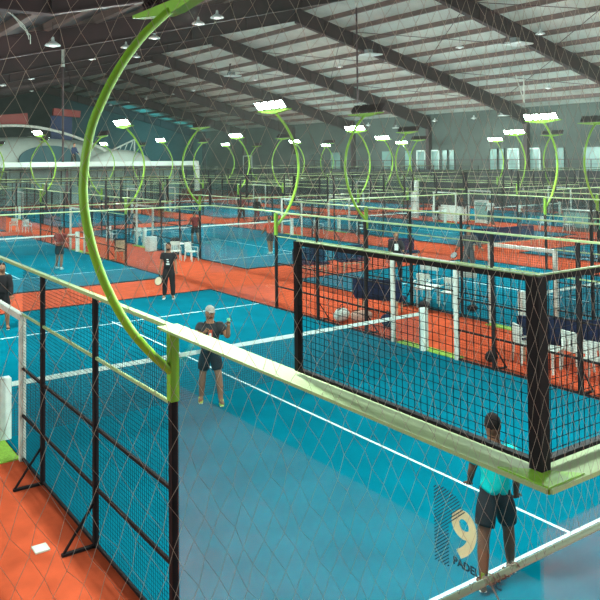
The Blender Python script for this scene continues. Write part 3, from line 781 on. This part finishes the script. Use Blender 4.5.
def chair():
    t = empty('plastic_chair', (0, 0, 0))
    MB().box((-.23, -.23, .42), (.23, .22, .46)).build('seat', M['whiteplastic'], t, bevel=.015)
    b = MB()
    for q in range(5): b.box((-.2+q*.09, .20, .46), (-.15+q*.09, .23, .82))
    b.box((-.22, .195, .70), (.22, .235, .86)); b.build('backrest', M['whiteplastic'], t)
    for x in (-.2, .2):
        for y in (-.2, .2): MB().bar((x, y, .43), (x*1.15, y*1.15, 0), .035).build('leg', M['whiteplastic'], t)
        MB().box((x*1.1-.02, -.2, .62), (x*1.1+.02, .22, .65)).bar((x*1.1, -.19, .63), (x*1.1, -.19, .44), .03).build('armrest', M['whiteplastic'], t)
    return t
ch0 = chair(); CH = [
 (11.15, 8.0, 60, 'white plastic chair on the walkway just left of the thick black corner post'),
 (11.5, 7.0, 80, 'white plastic chair on the walkway just right of the thick black corner post'),
 (11.1, 6.35, 100, 'white plastic chair nearest the right edge behind the near mesh'),
 (13.1, 26.9, 20, 'white plastic chair beyond the head of the black-clad player, right of the pair'),
 (12.6, 27.5, -20, 'white plastic chair beyond the head of the black-clad player, left of the pair'),
 (14.3, 35.0, 0, 'white plastic chair left of the far white entrance frame by the standing white-shirted person'),
 (13.3, 36.6, 30, 'white plastic chair farther left beside the far left fence'),
 (10.9, 44.9, 10, 'white plastic chair at the far left end of the orange walkway, right of the pair'),
 (10.4, 46.2, -30, 'white plastic chair at the far left end of the orange walkway, left of the pair'),
 (14.6, 13.2, -70, 'white chair right of the white board behind the near mesh panel'),
 (14.6, 14.3, -60, 'white chair left of the white board behind the near mesh panel'),
 (25.5, 32.8, 0, 'white chair standing by the thin white frames, centre back'),
 (27.0, 30.6, 40, 'white chair right of the bow pole at the back centre'),
 (38.9, 26.2, 0, 'white chair nearest the bow pole on the far right walkway'),
 (38.9, 24.6, 0, 'white chair at the right edge of the far right walkway')]
for i, (x, y, r, l) in enumerate(CH):
    o = ch0 if i == 0 else copy_tree(ch0); o.location = (x, y, .0); o.rotation_euler = (0, 0, math.radians(r)); tag(o, l, 'chair', 'white plastic chairs')
def table(label, loc, rz, w=.9, d=.7, h=.72):
    t = empty('side_table', (*loc, 0), math.radians(rz), label, 'table')
    MB().box((-w/2, -d/2, h-.04), (w/2, d/2, h)).build('tabletop', M['whiteplastic'], t, bevel=.01)
    for x in (-w/2+.06, w/2-.06):
        for y in (-d/2+.06, d/2-.06): MB().box((x-.02, y-.02, 0), (x+.02, y+.02, h-.04)).build('leg', M['whiteplastic'], t)
table('white table holding a dark bag between two white chairs on the left walkway', (12.9, 28.1), 0)
table('white side table between the chairs near the thick black corner post', (10.95, 7.35), 15, .6, .5, .5)
table('white low table in front of the white boards behind the near mesh panel', (14.2, 13.7), 25, 1.0, .5, .6)
def box_thing(name, label, cat, a, b, loc, rz, m, bev=.02, extra=None, group=None):
    t = MB().box(a, b).build(name, m, bevel=bev); t.location = loc; t.rotation_euler = (0, 0, math.radians(rz)); tag(t, label, cat, group)
    if extra: extra(t)
    return t
box_thing('white_cabinet', 'small white cabinet on the walkway left of the white table', 'cabinet', (-.25, -.2, 0), (.25, .2, .75), (13.2, 31.3, 0), 10, M['whiteplastic'], extra=lambda t: MB().box((-.22, -.215, .05), (.22, -.2, .70)).build('door', M['whiteplastic'], t))
for i, (x, y, l) in enumerate([(15.3, 14.6, 'small white board on legs, left of the two behind the near mesh panel'), (15.1, 12.9, 'small white board on legs, right of the two behind the near mesh panel')]):
    t = empty('white_board', (x, y, 0), math.radians(-60), l, 'board', 'white boards on the court edge')
    MB().box((-.3, -.02, .9), (.3, .02, 1.15)).build('panel', M['whiteplastic'], t)
    for xx in (-.25, .25): MB().box((xx-.015, -.015, .0), (xx+.015, .015, .9)).build('leg', M['whiteplastic'], t)
def bag(label, loc, rz, m, s=1.0, m2=None):
    t = empty('sports_bag', loc, math.radians(rz), label, 'bag'); b = MB().ell((0, 0, .17*s), (.34*s, .19*s, .17*s), 16, 10)
    b.v = [(x*(1+.06*math.sin(z*30)), y*(1+.08*math.sin(x*14)), max(z, .0)) for x, y, z in b.v]; b.build('body', m, t, smooth=True)
    MB().tube([(-.15*s, 0, .3*s), (-.1*s, 0, .42*s), (.1*s, 0, .42*s), (.15*s, 0, .3*s)], .012*s, 6).build('handle', m2 or M['black'], t)
    MB().box((-.28*s, -.012, .325*s), (.28*s, .012, .34*s)).build('zip', M['black'], t)
bag('pale green and white bag on the walkway edge by the near mesh, leftmost', (10.5, 13.55, 0), 30, M['whiteplastic'], 1.1)
bag('pinkish pale bag right of the pale green one beside the fence', (10.9, 13.15, 0), -20, cm('pink_bag', (.55, .35, .28)), 1.0)
bag('dark sports bag at the end of the pale bags beside the fence', (11.1, 12.3, 0), 60, M['navy'], 1.0)
bag('black sports bag beside the right end of the nearest navy bench', (13.4, 13.1, 0), 40, M['black'], .95)
bag('small black bag on the blue court edge behind the near mesh panel', (14.6, 12.3, .014), 0, M['black'], .6)
bag('dark bag standing on the white table of the left walkway', (12.9, 28.1, .721), 0, M['black'], .8)
bag('small dark bag at the fence foot left of the thick black corner post', (10.55, 8.5, 0), 20, M['black'], .7)
t = empty('wooden_chair', (9.95, 0, 0)); bpy.data.objects.remove(t)
t = empty('wooden_chair', (10.55, 29.2, 0), math.radians(-30), 'pale wooden chair with a black jacket on the orange walkway at left', 'chair')
MB().box((-.22, -.22, .42), (.22, .22, .46)).build('seat', M['wood'], t); MB().box((-.22, .19, .5), (.22, .22, .9)).build('backrest', M['wood'], t)
for x in (-.2, .2):
    for y in (-.2, .2): MB().box((x-.02, y-.02, 0), (x+.02, y+.02, .42 if y < 0 else .9)).build('leg', M['wood'], t)
tag(MB().box((-.28, -.05, .0), (.28, .05, .62)).build('jacket', blk, bevel=.04), 'black jacket draped over the pale wooden chair', 'jacket'); o = bpy.data.objects['jacket']; o.location = (10.68, 29.45, .35); o.rotation_euler = (0, 0, math.radians(-30))
# counters, boxes and screens in the dim strip behind the far courts
BK = [('cream_counter', 'long pale counter with items at the back right', 'counter', (-.4, -1.4, 0), (.4, 1.4, 1.05), (39.9, 34.8), M['whiteplastic']),
      ('display_screen', 'pale screen box standing right of the pale counter at the back', 'screen', (-.1, -.6, 0), (.1, .6, 1.6), (39.8, 31.8), M['whiteplastic']),
      ('notice_panel', 'tall pale narrow panel left of the far right white frame', 'panel', (-.1, -.35, 0), (.1, .35, 2.9), (39.8, 38.2), M['whiteplastic']),
      ('grey_cabinet', 'wide grey green cabinet far back between the bow poles', 'cabinet', (-.4, -3.0, 0), (.4, 3.0, 2.4), (52.9, 62.0), M['greywall']),
      ('grey_cabinet', 'wide grey green cabinet far back behind the pale counter', 'cabinet', (-.4, -2.2, 0), (.4, 2.2, 2.7), (52.9, 53.0), M['greywall']),
      ('equipment_rack', 'pale cluttered rack at the right edge near the far bow pole', 'rack', (-.4, -.9, 0), (.4, .9, 1.3), (39.8, 24.4), M['greywall'])]
for (n, l, c, a, b, (x, y), m) in BK:
    t = empty(n, (x, y, 0), 0, l, c)
    MB().box(a, b).build('body', m, t, bevel=.02)
    MB().box((a[0]-.02, a[1]+.1, .25), (a[0], b[1]-.1, b[2]-.12)).build('front_panel', M['tealglass'] if 'screen' in n or 'rack' in n else m, t)
    MB().box((a[0]-.05, a[1]-.05, b[2]), (b[0]+.05, b[1]+.05, b[2]+.04)).build('top', M['whiteplastic'], t)

# ------------------------------------------------------------------ light of the place
def spot(name, loc, target, e, col, size=60, r=.3):
    L = bpy.data.lights.new(name, 'SPOT'); L.energy = e; L.color = col; L.spot_size = math.radians(size); L.shadow_soft_size = r; L.spot_blend = .6
    o = bpy.data.objects.new(name, L); C.objects.link(o); o.location = loc
    o.rotation_euler = (Vector(target)-Vector(loc)).to_track_quat('-Z', 'Y').to_euler(); return o
spot('teal_stage_light', (44, 90, 4), (44, 104, 8), 7000, (.03, .75, .85), 80)
spot('teal_stage_light', (51, 92, 4), (52, 104, 7), 4000, (.03, .8, .85), 80)
spot('play_zone_light', (24, 62, 10), (24, 80, 5), 3500, (.85, 1, .9), 80)
w = bpy.data.worlds.new('world'); S.world = w; w.use_nodes = True
hv = w.node_tree.nodes.new('ShaderNodeVolumeScatter')      # thin haze in the air
hv.inputs['Density'].default_value = .0004; hv.inputs['Anisotropy'].default_value = .65; hv.inputs['Color'].default_value = (.85, 1, .88, 1)
w.node_tree.links.new(hv.outputs[0], w.node_tree.nodes['World Output'].inputs['Volume'])
w.node_tree.nodes['Background'].inputs[0].default_value = (.4, .5, .5, 1); w.node_tree.nodes['Background'].inputs[1].default_value = .05
S.view_settings.view_transform = 'Standard'; S.view_settings.look = 'None'; S.view_settings.gamma = 1; S.view_settings.use_curve_mapping = False
S.view_settings.exposure = 0
S.cycles.transparent_max_bounces = 40; S.cycles.max_bounces = 8; S.cycles.diffuse_bounces = 4
